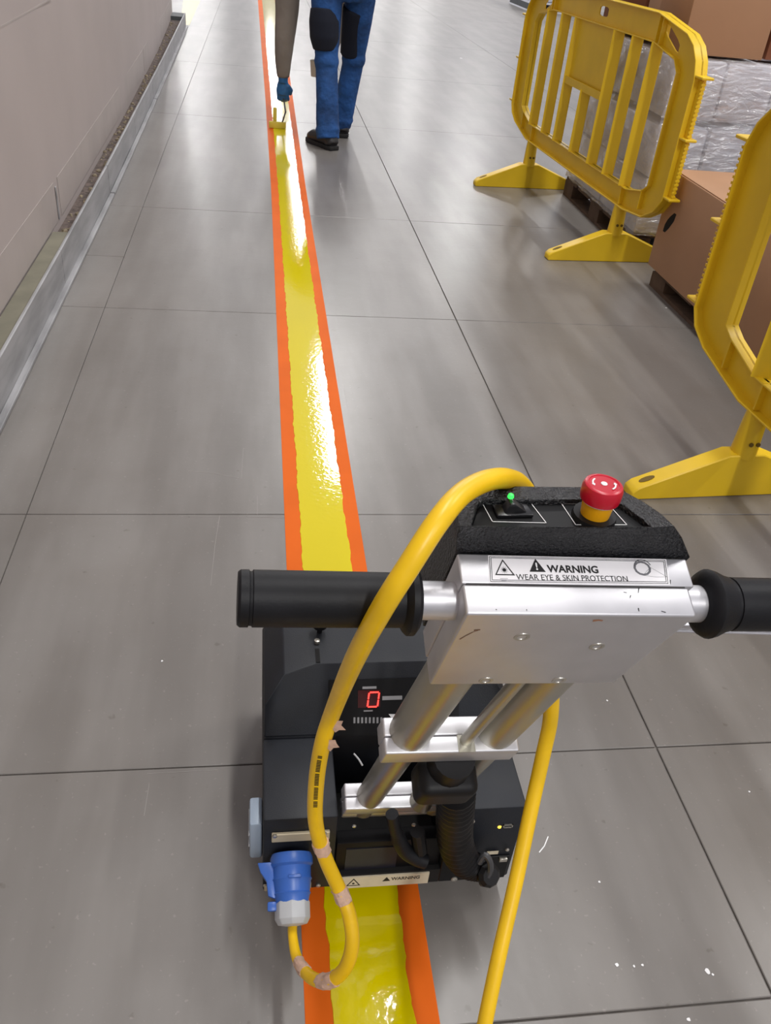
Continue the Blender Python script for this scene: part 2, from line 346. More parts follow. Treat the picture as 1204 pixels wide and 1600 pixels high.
# ------------------------------------------------------------------ plastic barriers
def barrier(px_, py_, ang, flip, label, comb_ends=(0, 1)):
    # local s runs along the fence from its near end; posts at s=.38 and s=1.58, panel length 1.96
    d = V((math.sin(ang), math.cos(ang), 0)); nrm = V((d.y, -d.x, 0))
    org = V((px_, py_, 0)) - d * (.38 if not flip else 1.60)
    P = lambda s, t, z: org + d * s + nrm * t + WZ * z
    root = empty('crowd_barrier', org + d * .98, label, 'barrier', 'yellow plastic crowd barriers')
    Lh = 1.96
    outer = [(0, .37), (0, .80), (.025, .86), (.07, .905), (.135, .935), (.40, .978), (Lh - .40, .978), (Lh - .135, .935), (Lh - .07, .905), (Lh - .025, .86), (Lh, .80), (Lh, .37), (Lh - .03, .325), (Lh - .10, .29), (Lh - .32, .242), (.32, .242), (.14, .262), (.05, .31)]
    inner = [(.16, .385), (.16, .80), (.20, .838), (.40, .872), (Lh - .40, .872), (Lh - .20, .838), (Lh - .16, .80), (Lh - .16, .385), (Lh - .20, .365), (Lh - .34, .325), (.34, .325), (.20, .355)]
    def flange(poly, wd, th, name, inward):
        n = len(poly); mb = MB(); c = (Lh / 2, .61); q = []
        for i, (s, z) in enumerate(poly):
            a = poly[i - 1]; b = poly[(i + 1) % n]; t = V((b[0] - a[0], b[1] - a[1])).normalized(); nn = V((t.y, -t.x))
            if (V((s, z)) - V(c)).dot(nn) > 0: nn = -nn
            q.append((s + nn.x * th * inward, z + nn.y * th * inward))
        vs = []
        for (s, z), (s2, z2) in zip(poly, q): vs += [P(s, -wd, z), P(s, wd, z), P(s2, wd, z2), P(s2, -wd, z2)]
        fs = []
        for i in range(n):
            j = (i + 1) % n
            for k in range(4): fs.append((i * 4 + k, i * 4 + (k + 1) % 4, j * 4 + (k + 1) % 4, j * 4 + k))
        mb.add(vs, fs); return obj(name, mb, BARR, root, bevel=.0015, seg=1)
    flange(outer, .026, .006, 'outer_flange', 1)
    flange(inner, .020, .005, 'inner_flange', -1)
    # web between the flanges, with hand holes through the top rail
    bm = bmesh.new()
    def loop(poly): return [bm.verts.new(P(s, 0, z)) for s, z in poly]
    loops = [loop(outer), loop(inner)]
    for cs, cz, ln, tilt in ((.285, .902, .075, .42), (.98, .925, .055, 0), (Lh - .285, .902, .075, -.42)):
        h = []
        for k in range(12):
            a = 2 * math.pi * k / 12; x = math.cos(a) * ln; z = math.sin(a) * .020
            x = max(-ln * .9, min(ln * .9, x * 1.15)); z = max(-.019, min(.019, z * 1.3))
            h.append((cs + x, cz + z + x * tilt))
        loops.append(loop(h))
    es = []
    for lp in loops:
        for i in range(len(lp)): es.append(bm.edges.new((lp[i], lp[(i + 1) % len(lp)])))
    bmesh.ops.triangle_fill(bm, edges=es, use_beauty=True, use_dissolve=False)
    r = bmesh.ops.extrude_face_region(bm, geom=list(bm.faces))
    bmesh.ops.translate(bm, verts=[g_ for g_ in r['geom'] if isinstance(g_, bmesh.types.BMVert)], vec=nrm * .006)
    bmesh.ops.recalc_face_normals(bm, faces=bm.faces)
    mb = MB(); bm.verts.ensure_lookup_table(); bm.verts.index_update()
    mb.add([v.co for v in bm.verts], [[v.index for v in f.verts] for f in bm.faces]); bm.free()
    obj('web', mb, BARR, root, smooth=False)
    for s in (.36, .395, Lh - .36, Lh - .395):
        obj('rib', MB().box((s - .003, -.018, .868), (s + .003, .018, .972), org, (d, nrm, WZ)), BARR, root, smooth=False)
    for s in (.38, Lh - .38, .20, Lh - .20):
        obj('rib', MB().box((s - .003, -.018, .25 if .3 < s < 1.7 else .28), (s + .003, .018, .326 if .3 < s < 1.7 else .36), org, (d, nrm, WZ)), BARR, root, smooth=False)
    # slats, a V section each
    def slat(s, z0, z1):
        mb = MB()
        for sg in (-1, 1):
            for (za, zb, wa, wb) in ((z0, z1, .027, .027),):
                mb.hexa([P(s, -.026, za), P(s + sg * wa, .014, za), P(s + sg * wa, .018, za), P(s, -.020, za)], [P(s, -.026, zb), P(s + sg * wb, .014, zb), P(s + sg * wb, .018, zb), P(s, -.020, zb)])
        mb.box((s - .002, -.021, z0), (s + .002, .018, z1), org, (d, nrm, WZ))
        return mb
    off = .0
    for s in (.40, .59, .78, 1.245, 1.425, 1.625): obj('slat', slat(s + off, .322, .874), BARR, root, smooth=False)
    obj('slat', slat(1.01, .322, .60), BARR, root, smooth=False)
    sp = MB().box((.785, -.004, .605), (1.24, .002, .874), org, (d, nrm, WZ))
    obj('sign_panel', sp, BARR, root, smooth=False, label='flat blank sign panel')
    obj('panel_ledge', MB().box((.785, -.02, .592), (1.24, .02, .60), org, (d, nrm, WZ)).box((.785, -.02, .60), (1.24, -.015, .625), org, (d, nrm, WZ)), BARR, root, smooth=False)
    for e in (0, 1):
        s0 = -.0 if e == 0 else Lh; sg = -1 if e == 0 else 1
        ch = MB(); ch.box((min(s0, s0 + sg * .03), -.004, .385), (max(s0, s0 + sg * .03), .004, .80), org, (d, nrm, WZ))
        for q in range(28):
            zz = .39 + q * .0147; ch.box((min(s0 + sg * .026, s0 + sg * .0325), -.009, zz), (max(s0 + sg * .026, s0 + sg * .0325), .009, zz + .007), org, (d, nrm, WZ))
        obj('comb_strip', ch, BARR, root, smooth=False)
        for zz in (.378, .597, .808):
            obj('hinge_tab', MB().box((min(s0 - sg * .004, s0 + sg * .052), -.024, zz), (max(s0 - sg * .004, s0 + sg * .052), .024, zz + .009), org, (d, nrm, WZ)), BARR, root, bevel=.002, seg=1)
    for s in (.38, Lh - .38 + .0):
        c = P(s, 0, 0)
        po = MB().lathe(c + WZ * .118, WZ, [(0, .034), (.10, .030), (.128, .028)], 14)
        ob = obj('post', po, BARR, root)
        for k in (-1, 1):
            hm = MB().lathe(c + WZ * .165 + d * (-.031) + nrm * k * .010, -d, [(0, .006), (.004, .006)], 8)
            obj('bolt_hole', hm, BARRD, ob)
        # foot, crosswise to the fence
        prof = [(-.30, 0), (.30, 0), (.30, .022), (.285, .036), (.05, .128), (-.05, .128), (-.285, .036), (-.30, .022)]
        ft = MB().prism([c + nrm * t + WZ * z - d * .026 for t, z in prof], d * .052)
        fo = obj('foot', ft, BARR, root, bevel=.003, seg=1)
        for sg in (-1, 1):
            sl = MB()
            dirv = (nrm * sg * .235 + WZ * -.092).normalized(); up_ = dirv.cross(d).normalized(); up_ = up_ if up_.z > 0 else -up_
            q = c + nrm * sg * .255 + WZ * .0475
            sl.prism([q + dirv * (math.cos(a) * .022) + d * (math.sin(a) * .009) + up_ * .0005 for a in [2 * math.pi * k / 12 for k in range(12)]], up_ * .0012)
            obj('foot_slot', sl, BARRD, fo)
    return root
barrier(1.573, 3.66, -.067, False, 'yellow plastic barrier standing further up the aisle beside the wrapped pallet')
barrier(1.262, 1.80, -.067, True, 'nearest yellow plastic barrier cut off by the right edge of the photo')
# ------------------------------------------------------------------ goods behind the barriers
def pallet(x0, x1, y0, y1, h, label, name='pallet'):
    t = empty(name, ((x0 + x1) / 2, (y0 + y1) / 2, 0), label, 'pallet')
    n = 5
    for i in range(n):
        a = y0 + (y1 - y0) * (i + .06) / n; b = y0 + (y1 - y0) * (i + .94) / n
        obj('deck_board', MB().box((x0, a, h - .018), (x1, b, h)), WOOD, t, smooth=False)
    for xx in (x0, (x0 + x1) / 2 - .05, x1 - .1):
        for yy in (y0, (y0 + y1) / 2 - .07, y1 - .14):
            obj('block', MB().box((xx, yy, .0152), (xx + .1, yy + .14, h - .0182)), WOOD, t, smooth=False)
        obj('runner', MB().box((xx, y0, 0), (xx + .1, y1, .015)), WOOD, t, smooth=False)
    return t
def carton(lo, hi, m, label, group=None, hole=None, seam=True, name='carton'):
    t = empty(name, ((lo[0] + hi[0]) / 2, (lo[1] + hi[1]) / 2, lo[2]), label, 'box', group)
    obj('carton_body', MB().box(lo, hi), m, t, bevel=.004, seg=2)
    if seam:
        xm = (lo[0] + hi[0]) / 2
        obj('flap', MB().box((lo[0] + .004, lo[1] + .004, hi[2]), (xm - .002, hi[1] - .004, hi[2] + .004)), m, t, smooth=False)
        obj('flap', MB().box((xm + .002, lo[1] + .004, hi[2]), (hi[0] - .004, hi[1] - .004, hi[2] + .004)), m, t, smooth=False)
    if hole:
        y, z = hole; pts_ = [(lo[0] - .0008, y + math.cos(a) * .052 * (1.0), z + math.sin(a) * .019 * (1.3 if abs(math.sin(a)) < .9 else 1)) for a in [2 * math.pi * k / 16 for k in range(16)]]
        obj('hand_hole', MB().prism(pts_, (.002, 0, 0)), BLACKHOLE, t, label='hand hole, its shaded inside painted as a dark patch')
    return t
pallet(1.655, 2.62, 1.30, 3.36, .08, 'low dark pallet under the big brown carton')
bc = carton((1.635, 1.28, .081), (2.64, 3.385, .465), CART, 'big low brown carton with a hand hole, standing nearest behind the barriers')
hp_ = [onX(*p, 1.6342) for p in ((1047, 338), (1053, 333), (1056, 335), (1052, 346), (1044, 357), (1038, 363), (1035, 361), (1038, 351), (1042, 344))]
obj('hand_hole', MB().prism(hp_, (.002, 0, 0)), BLACKHOLE, bc, label='hand hole, its shaded inside painted as a dark patch')  # side is uncut; a black patch paints the shade inside the hole
pallet(1.69, 2.62, 3.74, 4.76, .10, 'dark pallet under the film-wrapped load')
ld = empty('wrapped_load', (2.15, 4.25, .1), 'clear film-wrapped stack of white packs behind the far barrier', 'wrapped load')
zs = [.102, .345, .59, .825]
for k in range(3):
    for i in range(4):
        for j in range(4):
            if 0 < i < 3 and 0 < j < 3: continue
            wx = .225; wy = .252; jx = random.uniform(-.004, .004)
            x = 1.70 + i * (wx + .006); y = 3.735 + j * (wy + .006)
            z0 = zs[k] + .001; z1 = zs[k + 1] - (.022 if k == 1 else .004)
            obj('pack', MB().box((x + jx, y, z0), (x + wx + jx, y + wy, z1 - abs(jx) * 2)), PACK, ld, bevel=.012, seg=2)
def film(x0, x1, y0, y1, z0, z1):          # a creased skin around the packs
    mb = MB(); nz = 26; per = []; n = 34
    for i in range(n): per.append((x0 + (x1 - x0) * i / n, y0, 0, -1))
    for i in range(n): per.append((x1, y0 + (y1 - y0) * i / n, 1, 0))
    for i in range(n): per.append((x1 - (x1 - x0) * i / n, y1, 0, 1))
    for i in range(n): per.append((x0, y1 - (y1 - y0) * i / n, -1, 0))
    vs = []
    for k in range(nz + 1):
        z = z0 + (z1 - z0) * k / nz; band = -.012 if abs(z - .585) < .03 else 0
        for q, (x, y, nx, ny) in enumerate(per):
            r = .006 * math.sin(q * 1.7 + z * 23) * math.sin(z * 61 + q * .6) + random.uniform(-.002, .002) + band * .5 + .004
            vs.append((x + nx * r, y + ny * r, z))
    m_ = len(per)
    fs = [(k * m_ + i, k * m_ + (i + 1) % m_, (k + 1) * m_ + (i + 1) % m_, (k + 1) * m_ + i) for k in range(nz) for i in range(m_)]
    return mb.add(vs, fs)
obj('film_wrap', film(1.688, 2.63, 3.724, 4.76, .10, .83), FILM, ld, angle=80, label='creased clear stretch film')
carton((1.705, 3.74, .836), (2.065, 4.06, 1.32), CART, 'tan carton on the wrapped load, front corner one with a broad blank face', 'cartons on the wrapped load')
carton((1.715, 4.075, .836), (2.065, 4.215, 1.30), CARTL, 'narrow pale carton on the wrapped load between two darker ones', 'cartons on the wrapped load')
carton((1.705, 4.23, .836), (2.065, 4.74, 1.34), CARTR, 'dark brown carton at the far end of the wrapped load', 'cartons on the wrapped load')
carton((2.10, 3.78, .836), (2.6, 4.2, 1.30), CARTR, 'dark carton on the wrapped load, right of the tan one', 'cartons on the wrapped load', seam=False)
# distant wrapped pallet
fp = empty('distant_pallet_load', (5.3, 17.8, 0), 'white load on a slotted base far up the aisle beyond the barrier', 'wrapped load')
obj('load_wrap', MB().box((4.72, 17.0, .16), (5.9, 18.4, 1.3)), PACK, fp, bevel=.03)
bs = MB().box((4.72, 17.0, .12), (5.9, 18.4, .155)).box((4.72, 17.0, 0), (5.9, 18.4, .025))
obj('base_deck', bs, PACK, fp, smooth=False)
for x in (4.72, 5.26, 5.80): obj('base_block', MB().box((x, 17.0, .025), (x + .1, 18.38, .12)), DARKG, fp, smooth=False)

# ------------------------------------------------------------------ the curing machine
U = V((.06034354, -.38393069, .92138802)).normalized()      # up the handle column
A = V((.99817762, .02348246, -.0555878)); A = (A - U * A.dot(U)).normalized()
W = U.cross(A).normalized()                                  # away from the operator
O = V((.14807826, .44252326, .79300326))                     # near left top corner of the handle head
HB = (A, W, U)
def L(p, q, r): return O + A * p + W * q + U * r
mc = empty('curing_machine', (.188, .86, 0), 'black and silver walk-behind paint curing machine straddling the wet yellow line', 'machine')
# --- chassis
x0, x1, yf, yb, zb, zt = .006, .369, .684, 1.06, .040, .210
sh = MB().box((x0, .82, zb), (x1, yb, zt))
obj('rear_housing', sh, BLKS, mc, bevel=.006)
obj('left_housing', MB().box((x0, yf, zb), (.106, .8195, zt)), BLKS, mc, bevel=.004)
rh = obj('right_housing', MB().box((.262, yf, zb), (x1, .8195, zt)), BLKS, mc, bevel=.004)
obj('lower_fascia', MB().box((.262, yf - .003, zb + .002), (x1 - .006, yf, .098)), BLKP, rh, bevel=.001, seg=1)
obj('recess_floor', MB().box((.1065, .70, zb), (.2615, .8195, .075)), BLACKHOLE, mc, smooth=False)
# hip-shaped lamp hood on top of the rear housing
E = .0005; hz = .300
mk = lambda x: x0 + x1 - x
def hip():
    a0 = (x0 + .002, .821, zt + E); a1 = (mk(x0 + .002), .821, zt + E)
    s0 = (x0 + .002, .836, .262); s1 = (mk(x0 + .002), .836, .262)
    b0 = (.083, .879, hz); b1 = (mk(.083), .879, hz)
    d0 = (.036, .862, hz - .003); d1 = (mk(.036), .862, hz - .003)
    t0 = (.036, 1.045, hz - .003); t1 = (mk(.036), 1.045, hz - .003)
    k0 = (.083, 1.045, hz); k1 = (mk(.083), 1.045, hz)
    r0 = (x0 + .002, 1.052, .262); r1 = (mk(x0 + .002), 1.052, .262)
    q0 = (x0 + .002, 1.055, zt + E); q1 = (mk(x0 + .002), 1.055, zt + E)
    vs = [a0, a1, s0, s1, b0, b1, d0, d1, t0, t1, r0, r1, q0, q1, k0, k1]
    fs = [(0, 1, 5, 4), (0, 4, 6), (0, 6, 2), (1, 3, 7), (1, 7, 5), (2, 6, 8, 10), (3, 11, 9, 7), (6, 4, 14, 8), (4, 5, 15, 14), (5, 7, 9, 15),
          (8, 14, 15, 9, 11, 10), (10, 11, 13, 12), (0, 2, 10, 12), (1, 13, 11, 3), (0, 12, 13, 1)]
    return MB().add(vs, fs)
hood = obj('lamp_hood', hip(), BLKS, mc, bevel=.0022, seg=2, angle=25)
pn0 = V((.188, .821, zt)); pv = (V((.188, .879, hz)) - pn0).normalized(); pn = WX.cross(pv).normalized(); pn = pn if pn.y < 0 else -pn
def onP(px, py, off=.001): return onpl(px, py, pn0 + pn * off, pn)
def panel(px0, py0, px1, py1, off, th, name, m, par, label=None, bevel=0):
    a, b = onP(px0, py0, off), onP(px1, py1, off)
    da = (b - a).dot(WX); dv = (b - a).dot(pv)
    q = [a, a + WX * da, a + WX * da + pv * dv, a + pv * dv]
    return obj(name, MB().prism(q, pn * -th), m, par, smooth=False, label=label, bevel=bevel, seg=1)
dp = panel(514, 1063, 716, 1142, .0022, .0018, 'display_panel', BLKP, hood, 'black control fascia with red readout')
panel(559, 1079, 594, 1105, .0030, .0007, 'readout_window', REDW, dp, 'dark red readout window')
# seven-segment zero
seg = MB(); c = onP(583, 1093, .0034); wd, hg, th = .0075, .0108, .0021
sk = (pv + WX * .12).normalized()
def bar(c0, ax, ay, hx, hy): seg.prism([c0 - ax * hx - ay * hy, c0 + ax * hx - ay * hy, c0 + ax * hx + ay * hy, c0 - ax * hx + ay * hy], pn * .0004)
for s in (-1, 1):
    bar(c + sk * hg * s, WX, sk, wd - .001, th / 2)
    for t in (-.5, .5): bar(c + WX * wd * s + sk * hg * t, WX, sk, th / 2, hg * .5 - .0008)
obj('digit', seg, RLED, dp, smooth=False, label='glowing red 0')
panel(566, 1073, 588, 1076, .0030, .0005, 'print_line', GREYP, dp)
panel(597, 1088, 628, 1093, .0030, .0005, 'print_line', GREYP, dp)
panel(568, 1110, 582, 1111.5, .0030, .0005, 'print_line', GREYP, dp)
for k in range(8): panel(552 + k * 6, 1121, 555 + k * 6, 1130, .0030, .0005, 'slot_mark', GREYP, dp)
q = [onP(607, 1116, .003), onP(619, 1116, .003), onP(612, 1123, .003)]
obj('warning_mark', MB().prism(q, pn * -.0005), WHITE, dp, smooth=False)
panel(684, 1105, 701, 1122, .008, .006, 'red_button', RED, dp, 'square red button', bevel=.001)
obj('indicator', MB().lathe(onP(524, 1108, .002), pn, [(0, .0022), (.001, .002)], 10), RLED, dp, label='small red indicator light')
# top knob and slot on the hood
kq = gnd(499, 987, hz + .001)
kn = obj('hood_knob', MB().lathe(kq, WZ, [(0, .004), (.012, .004), (.012, .011), (.02, .013), (.027, .010), (.029, .004)], 18), RUB, hood, label='round black knob')
obj('bolt', MB().lathe(gnd(495, 1004, hz + .001), WZ, [(0, .0042), (.005, .0042), (.0055, .002)], 12), SCREW, hood)
s0 = gnd(492, 1014, hz + .0006); s1 = gnd(497, 1035, hz + .0006)
obj('hood_slot', MB().box((min(s0.x, s1.x), min(s0.y, s1.y), hz + .0002), (max(s0.x, s1.x) + .003, max(s0.y, s1.y), hz + .0012)), BLACKHOLE, hood, smooth=False)
# wheels
for x in (.030, .345):
    for y in (.735, .99):
        wh = obj('wheel', MB().lathe((x - .009, y, .0345), WX, [(0, .024), (.003, .034), (.015, .034), (.018, .024)], 20), RUBD, mc)
        obj('hub', MB().lathe((x - .011, y, .0345), WX, [(0, .008), (.022, .008)], 12), SCREW, wh)
# right housing front details
def onF(px, py, off=0): return onY(px, py, yf - off)
def screw(px, py, r=.0045, par=None, off=0.0):
    obj('screw', MB().lathe(onF(px, py, off), -WY, [(0, r), (.0015, r), (.0025, r * .6)], 12), SCREW, par or mc)
screw(736, 1283, .005, rh); screw(738, 1328, .003, rh, .003); screw(792, 1327, .003, rh, .003); screw(709, 1373, .005, rh, .003)
obj('indicator', MB().lathe(onF(780, 1292), -WY, [(0, .003), (.0015, .002)], 10), YLED, rh, label='small yellow indicator light')
c = onF(793, 1290); us = MB()
us.box((c.x - .007, yf - .0015, c.z - .0035), (c.x + .007, yf, c.z - .0022)).box((c.x - .007, yf - .0015, c.z + .0022), (c.x + .007, yf, c.z + .0035)).box((c.x - .007, yf - .0015, c.z - .0035), (c.x - .0056, yf, c.z + .0035)).box((c.x + .0056, yf - .0015, c.z - .0035), (c.x + .007, yf, c.z + .0035))
obj('port_frame', us, SCREW, rh, smooth=False)
c = onF(769, 1332, .003); obj('type_label', MB().box((c.x - .0085, yf - .0038, c.z - .0035), (c.x + .0085, yf - .003, c.z + .0035)), CREAML, rh, smooth=False)
c = onF(785, 1340, .003); obj('latch', MB().box((c.x - .006, yf - .008, c.z - .004), (c.x + .006, yf - .003, c.z + .003)), SCREW, rh, bevel=.001)
# centre tray, brackets and label plate
ct = obj('centre_tray', MB().box((.108, .690, .060), (.2605, .712, .138)), BLKP, mc, bevel=.002)
sc = MB().box((.122, .6885, .075), (.196, .690, .125))
obj('tinted_cover', sc, mat('smoked_cover', srgb(22, 24, 38), .5, var=.1), ct, smooth=False, label='bluish black smoked cover')
for p in ((553, 1288), (668, 1352), (540, 1300)):
    pass
lp0 = onF(530, 1384, .004); lp1 = onF(671, 1363, .004)
lpz0, lpz1 = .042, .069
lpm = obj('label_plate', MB().box((lp0.x, yf - .004, lpz0), (lp1.x, yf - .002, lpz1)), CREAML, mc, smooth=False, label='cream warning plate')
obj('plate_backing', MB().box((lp0.x - .01, yf - .002, lpz0 - .001), (.262, yf + .02, lpz1 + .004)), BLACKHOLE, mc, smooth=False)
text('lettering', 'WARNING', V((lp0.x + .075, yf - .0041, lpz0 + .014)), WX, WZ, .0075, BPRINT, lpm, bold=.02, width=.042)
def tri(o_, ax, up, n, s, th, name, m, par, solid=False):
    P3 = [o_ + up * s, o_ - ax * s * .95 - up * s * .65, o_ + ax * s * .95 - up * s * .65]
    if solid: return obj(name, MB().prism(P3, n * .0003), m, par, smooth=False)
    mb = MB(); cc = o_ - up * s * .1; P4 = [cc + (p - cc) * (1 - th) for p in P3]
    for i in range(3): mb.prism([P3[i], P3[(i + 1) % 3], P4[(i + 1) % 3], P4[i]], n * .0003)
    return obj(name, mb, m, par, smooth=False)
tri(V((lp0.x + .020, yf - .004, lpz0 + .013)), WX, WZ, -WY, .011, .25, 'warning_triangle', BPRINT, lpm)
obj('laser_dot', MB().lathe((lp0.x + .020, yf - .004, lpz0 + .0115), -WY, [(0, .002), (.0003, .002)], 8), BPRINT, lpm, smooth=False)
tri(V((lp0.x + .068, yf - .004, lpz0 + .0165)), WX, WZ, -WY, .006, .25, 'warning_triangle', BPRINT, lpm, True)
# side flap on the left
sf = MB().hexa([(-.0125, .700, .098), (.0055, .700, .098), (.0055, .745, .098), (-.0125, .745, .098)], [(-.0125, .700, .178), (.0055, .700, .178), (.0055, .745, .178), (-.0125, .745, .178)])
sfo = obj('side_flap', sf, BGREY, mc, bevel=.004, label='blue-grey plastic side flap')
obj('flap_rib', MB().box((-.0138, .702, .125), (-.0122, .743, .128)).box((-.0138, .702, .150), (-.0122, .743, .153)), GREYPL, sfo, smooth=False)
# socket plates on the left housing
for (a, b) in (((424, 1312), (515, 1295)), ((411, 1388), (486, 1376))):
    p = onF(*a); q = onF(*b)
    z0_, z1_ = max(zb + .002, p.z), max(p.z + .012, q.z)
    obj('socket_plate', MB().box((max(x0 + .002, p.x), yf - .005, z0_), (min(.104, q.x), yf - .0002, z1_)), BRASS, mc, bevel=.001, seg=1)
screw(429, 1306, .0035, None, .005); screw(507, 1302, .003, None, .005); screw(414, 1383, .003, None, .0); screw(497, 1383, .0035, None, .0)
c = onF(508, 1319); obj('small_label', MB().box((c.x - .006, yf - .001, c.z - .005), (c.x + .006, yf - .0001, c.z + .005)), CREAML, mc, smooth=False)
# --- handle column
TQ = .0252
def tube_obj(name, p, q, r0, r1, rad, m, label=None):
    return obj(name, MB().lathe(L(p, q, r0), U, [(0, rad), (r1 - r0, rad)], 28), m, mc, label=label)
tube_obj('column_tube', .0365, TQ, -.40, -.02, .0232, ALUW)
tube_obj('column_tube', .1340, TQ, -.40, -.02, .0232, ALUW)
tube_obj('lower_tube', .0350, .018, -.66, -.385, .0175, ALUW)
tube_obj('lower_tube', .1340, .018, -.66, -.385, .0175, ALUW)
tube_obj('clamp_rod', .0975, .013, -.352, -.02, .0068, ALUW)
def clamp(p0, p1, q1, seamq, r0, r1, name, par=mc):
    a = obj(name, MB().box((p0, 0, r0), (p1, seamq - .0003, r1), O, HB), ALU, par, bevel=.0022, seg=3)
    b = obj(name, MB().box((p0, seamq + .0003, r0), (p1, q1, r1), O, HB), ALU, par, bevel=.0022, seg=3)
    obj('seam', MB().box((p0 + .003, seamq - .0008, r0 + .003), (p1 - .003, seamq + .0008, r1 - .0015), O, HB), SEAM, a, smooth=False)
    return a, b
clamp(.0065, .158, .0405, .0190, -.385, -.350, 'middle_clamp')
obj('rod_notch', MB().box((.088, .0, -.3505), (.107, .019, -.3493), O, HB), ALUW, mc, smooth=False)
clamp(.001, .152, .035, .0170, -.632, -.603, 'lower_clamp')
obj('clamp_bracket', MB().box((.004, .004, -.668), (.150, .03, -.650), O, HB), ALU, mc, bevel=.003)
obj('clamp_post', MB().lathe(L(.104, .008, -.603), U, [(0, .016), (.012, .013), (.03, .011)], 16), ALUW, mc)
# --- head box
hw = .184; hq = .0505; hs = .0250; hb = -.143
def tbox(p0, p1, q0, q1, r0, r1, tp=.006, name='head_shell'):
    b = [L(p0 + tp, q0, r0), L(p1 - tp, q0, r0), L(p1 - tp, q1, r0), L(p0 + tp, q1, r0)]
    return MB().hexa(b, [L(p0, q0, r1), L(p1, q0, r1), L(p1, q1, r1), L(p0, q1, r1)])
ha = obj('head_front_shell', tbox(0, hw, 0, hs - .0002, hb, 0), ALU, mc, bevel=.0024, seg=3)
hbk = obj('head_rear_shell', tbox(-.0005, hw + .005, hs + .0002, hq, hb, 0), ALU, mc, bevel=.0016, seg=3)
obj('seam', tbox(.0035, hw - .003, hs - .0006, hs + .0006, hb + .003, -.0006), SEAM, ha, smooth=False)
for (px, py) in ((815, 995), (932, 1010), (759, 1063), (873, 1063)):
    c = onpl(px, py, O, W)
    obj('hex_screw', MB().lathe(c + W * .0005, -W, [(0, .0068), (.0011, .0064), (.0012, .0040), (.0004, .0036)], 14), SCREW, ha)
# scuffs on the front shell
def scuff(pts_, wid, m=BPRINT, n=-W, base=O, par=ha):
    P_ = [onpl(x, y, base + n * .0002, n) for x, y in pts_]; mb = MB()
    for i in range(len(P_) - 1):
        t = (P_[i + 1] - P_[i]).normalized(); s = n.cross(t) * wid * (.4 + .6 * random.random())
        mb.prism([P_[i] - s, P_[i] + s, P_[i + 1] + s * .7, P_[i + 1] - s * .7], n * .0001)
    obj('scuff', mb, m, par, smooth=False)
BRN = mat('brown_scuff', srgb(120, 88, 62), .8)
RST = mat('rust_smear', srgb(170, 120, 90), .8)
scuff([(718, 999), (728, 993), (738, 988), (747, 985)], .0007, BRN); scuff([(740, 985), (750, 984)], .0012, BRN)
scuff([(926, 970), (935, 969), (941, 970)], .0018, RST)
for s_ in ([(1033, 955), (1037, 956), (1040, 957)], [(997, 950), (998, 955)], [(998, 918), (997, 926)], [(822, 952), (823, 954)], [(774, 952), (776, 953)], [(1047, 906), (1047, 912)], [(974, 925), (979, 926)], [(985, 930), (984, 934)]):
    scuff(s_, .0004, BPRINT, U, O)
# label on the rear shell's top face
def onT(px, py, off=.0): return onpl(px, py, O + U * off, U)
la, lb, lc, ldd = onT(762, 868), onT(1040, 874), onT(1046, 914), onT(764, 911)
lab = obj('warning_label', MB().prism([la, lb, lc, ldd], U * .0003), LABEL, mc, smooth=False, label='white warning sticker with black lettering')
def frame_line(P_, wid, m, par, n, name='label_border', off=.0004):
    mb = MB(); k = len(P_)
    for i in range(k):
        a, b = P_[i] + n * off, P_[(i + 1) % k] + n * off; t = (b - a).normalized(); s = n.cross(t) * wid
        mb.prism([a - s - t * wid, a + s - t * wid, b + s + t * wid, b - s + t * wid], n * .0001)
    return obj(name, mb, m, par, smooth=False)
frame_line([onT(764, 870), onT(1038, 876), onT(1043, 912), onT(766, 909)], .00022, BPRINT, lab, U)
frame_line([onT(766.5, 872), onT(1036, 878), onT(1040, 909.5), onT(768.5, 906.5)], .00022, BPRINT, lab, U)
tx = (onT(935, 894.5) - onT(856, 893)); ty = W
text('lettering', 'WARNING', onT(856, 894.0, .0004), tx, ty, (onT(856, 894) - onT(856, 883)).length, BPRINT, lab, bold=.028, width=tx.length, label='bold black WARNING')
tx2 = onT(981, 908.5) - onT(807, 905.5)
text('lettering', 'WEAR EYE & SKIN PROTECTION', onT(807, 905.8, .0004), tx2, ty, (onT(850, 906) - onT(850, 897.5)).length, BPRINT, lab, width=tx2.length, label='thin black text WEAR EYE & SKIN PROTECTION')
tri(onT(787, 889, .0003), A, W, U, .0082, .18, 'warning_triangle', BPRINT, lab)
sun = MB(); cc = onT(787.5, 890.5, .0004)
for k in range(12):
    a = math.pi * 2 * k / 12; dv = A * math.cos(a) + W * math.sin(a); pv_ = A * -math.sin(a) + W * math.cos(a)
    sun.prism([cc - pv_ * .0003, cc + dv * .0034, cc + pv_ * .0003], U * .0001)
sun.lathe(cc, U, [(0, .0014), (.0001, .0014)], 10); obj('laser_symbol', sun, BPRINT, lab, smooth=False)
tri(onT(838, 885.5, .0003), A, W, U, .0068, .2, 'warning_triangle', BPRINT, lab, True)
text('lettering', '!', onT(836.6, 890.2, .0007), A, W, .0062, WHITE, lab, bold=.03)
vis = MB(); cc = onT(1003, 888, .0004)
def arc(c_, r, w_, a0, a1, sx=1, n=12):
    for k in range(n):
        p = [a0 + (a1 - a0) * (k + t) / n for t in (0, 1)]
        f = lambda a, rr: c_ + A * math.cos(a) * rr * sx + W * math.sin(a) * rr
        vis.prism([f(p[0], r - w_), f(p[0], r + w_), f(p[1], r + w_), f(p[1], r - w_)], U * .0001)
arc(cc, .0056, .0008, 0, 6.283, 1.15); arc(cc + A * .0008 + W * .001, .0065, .0004, .3, 3.0, 1.1)
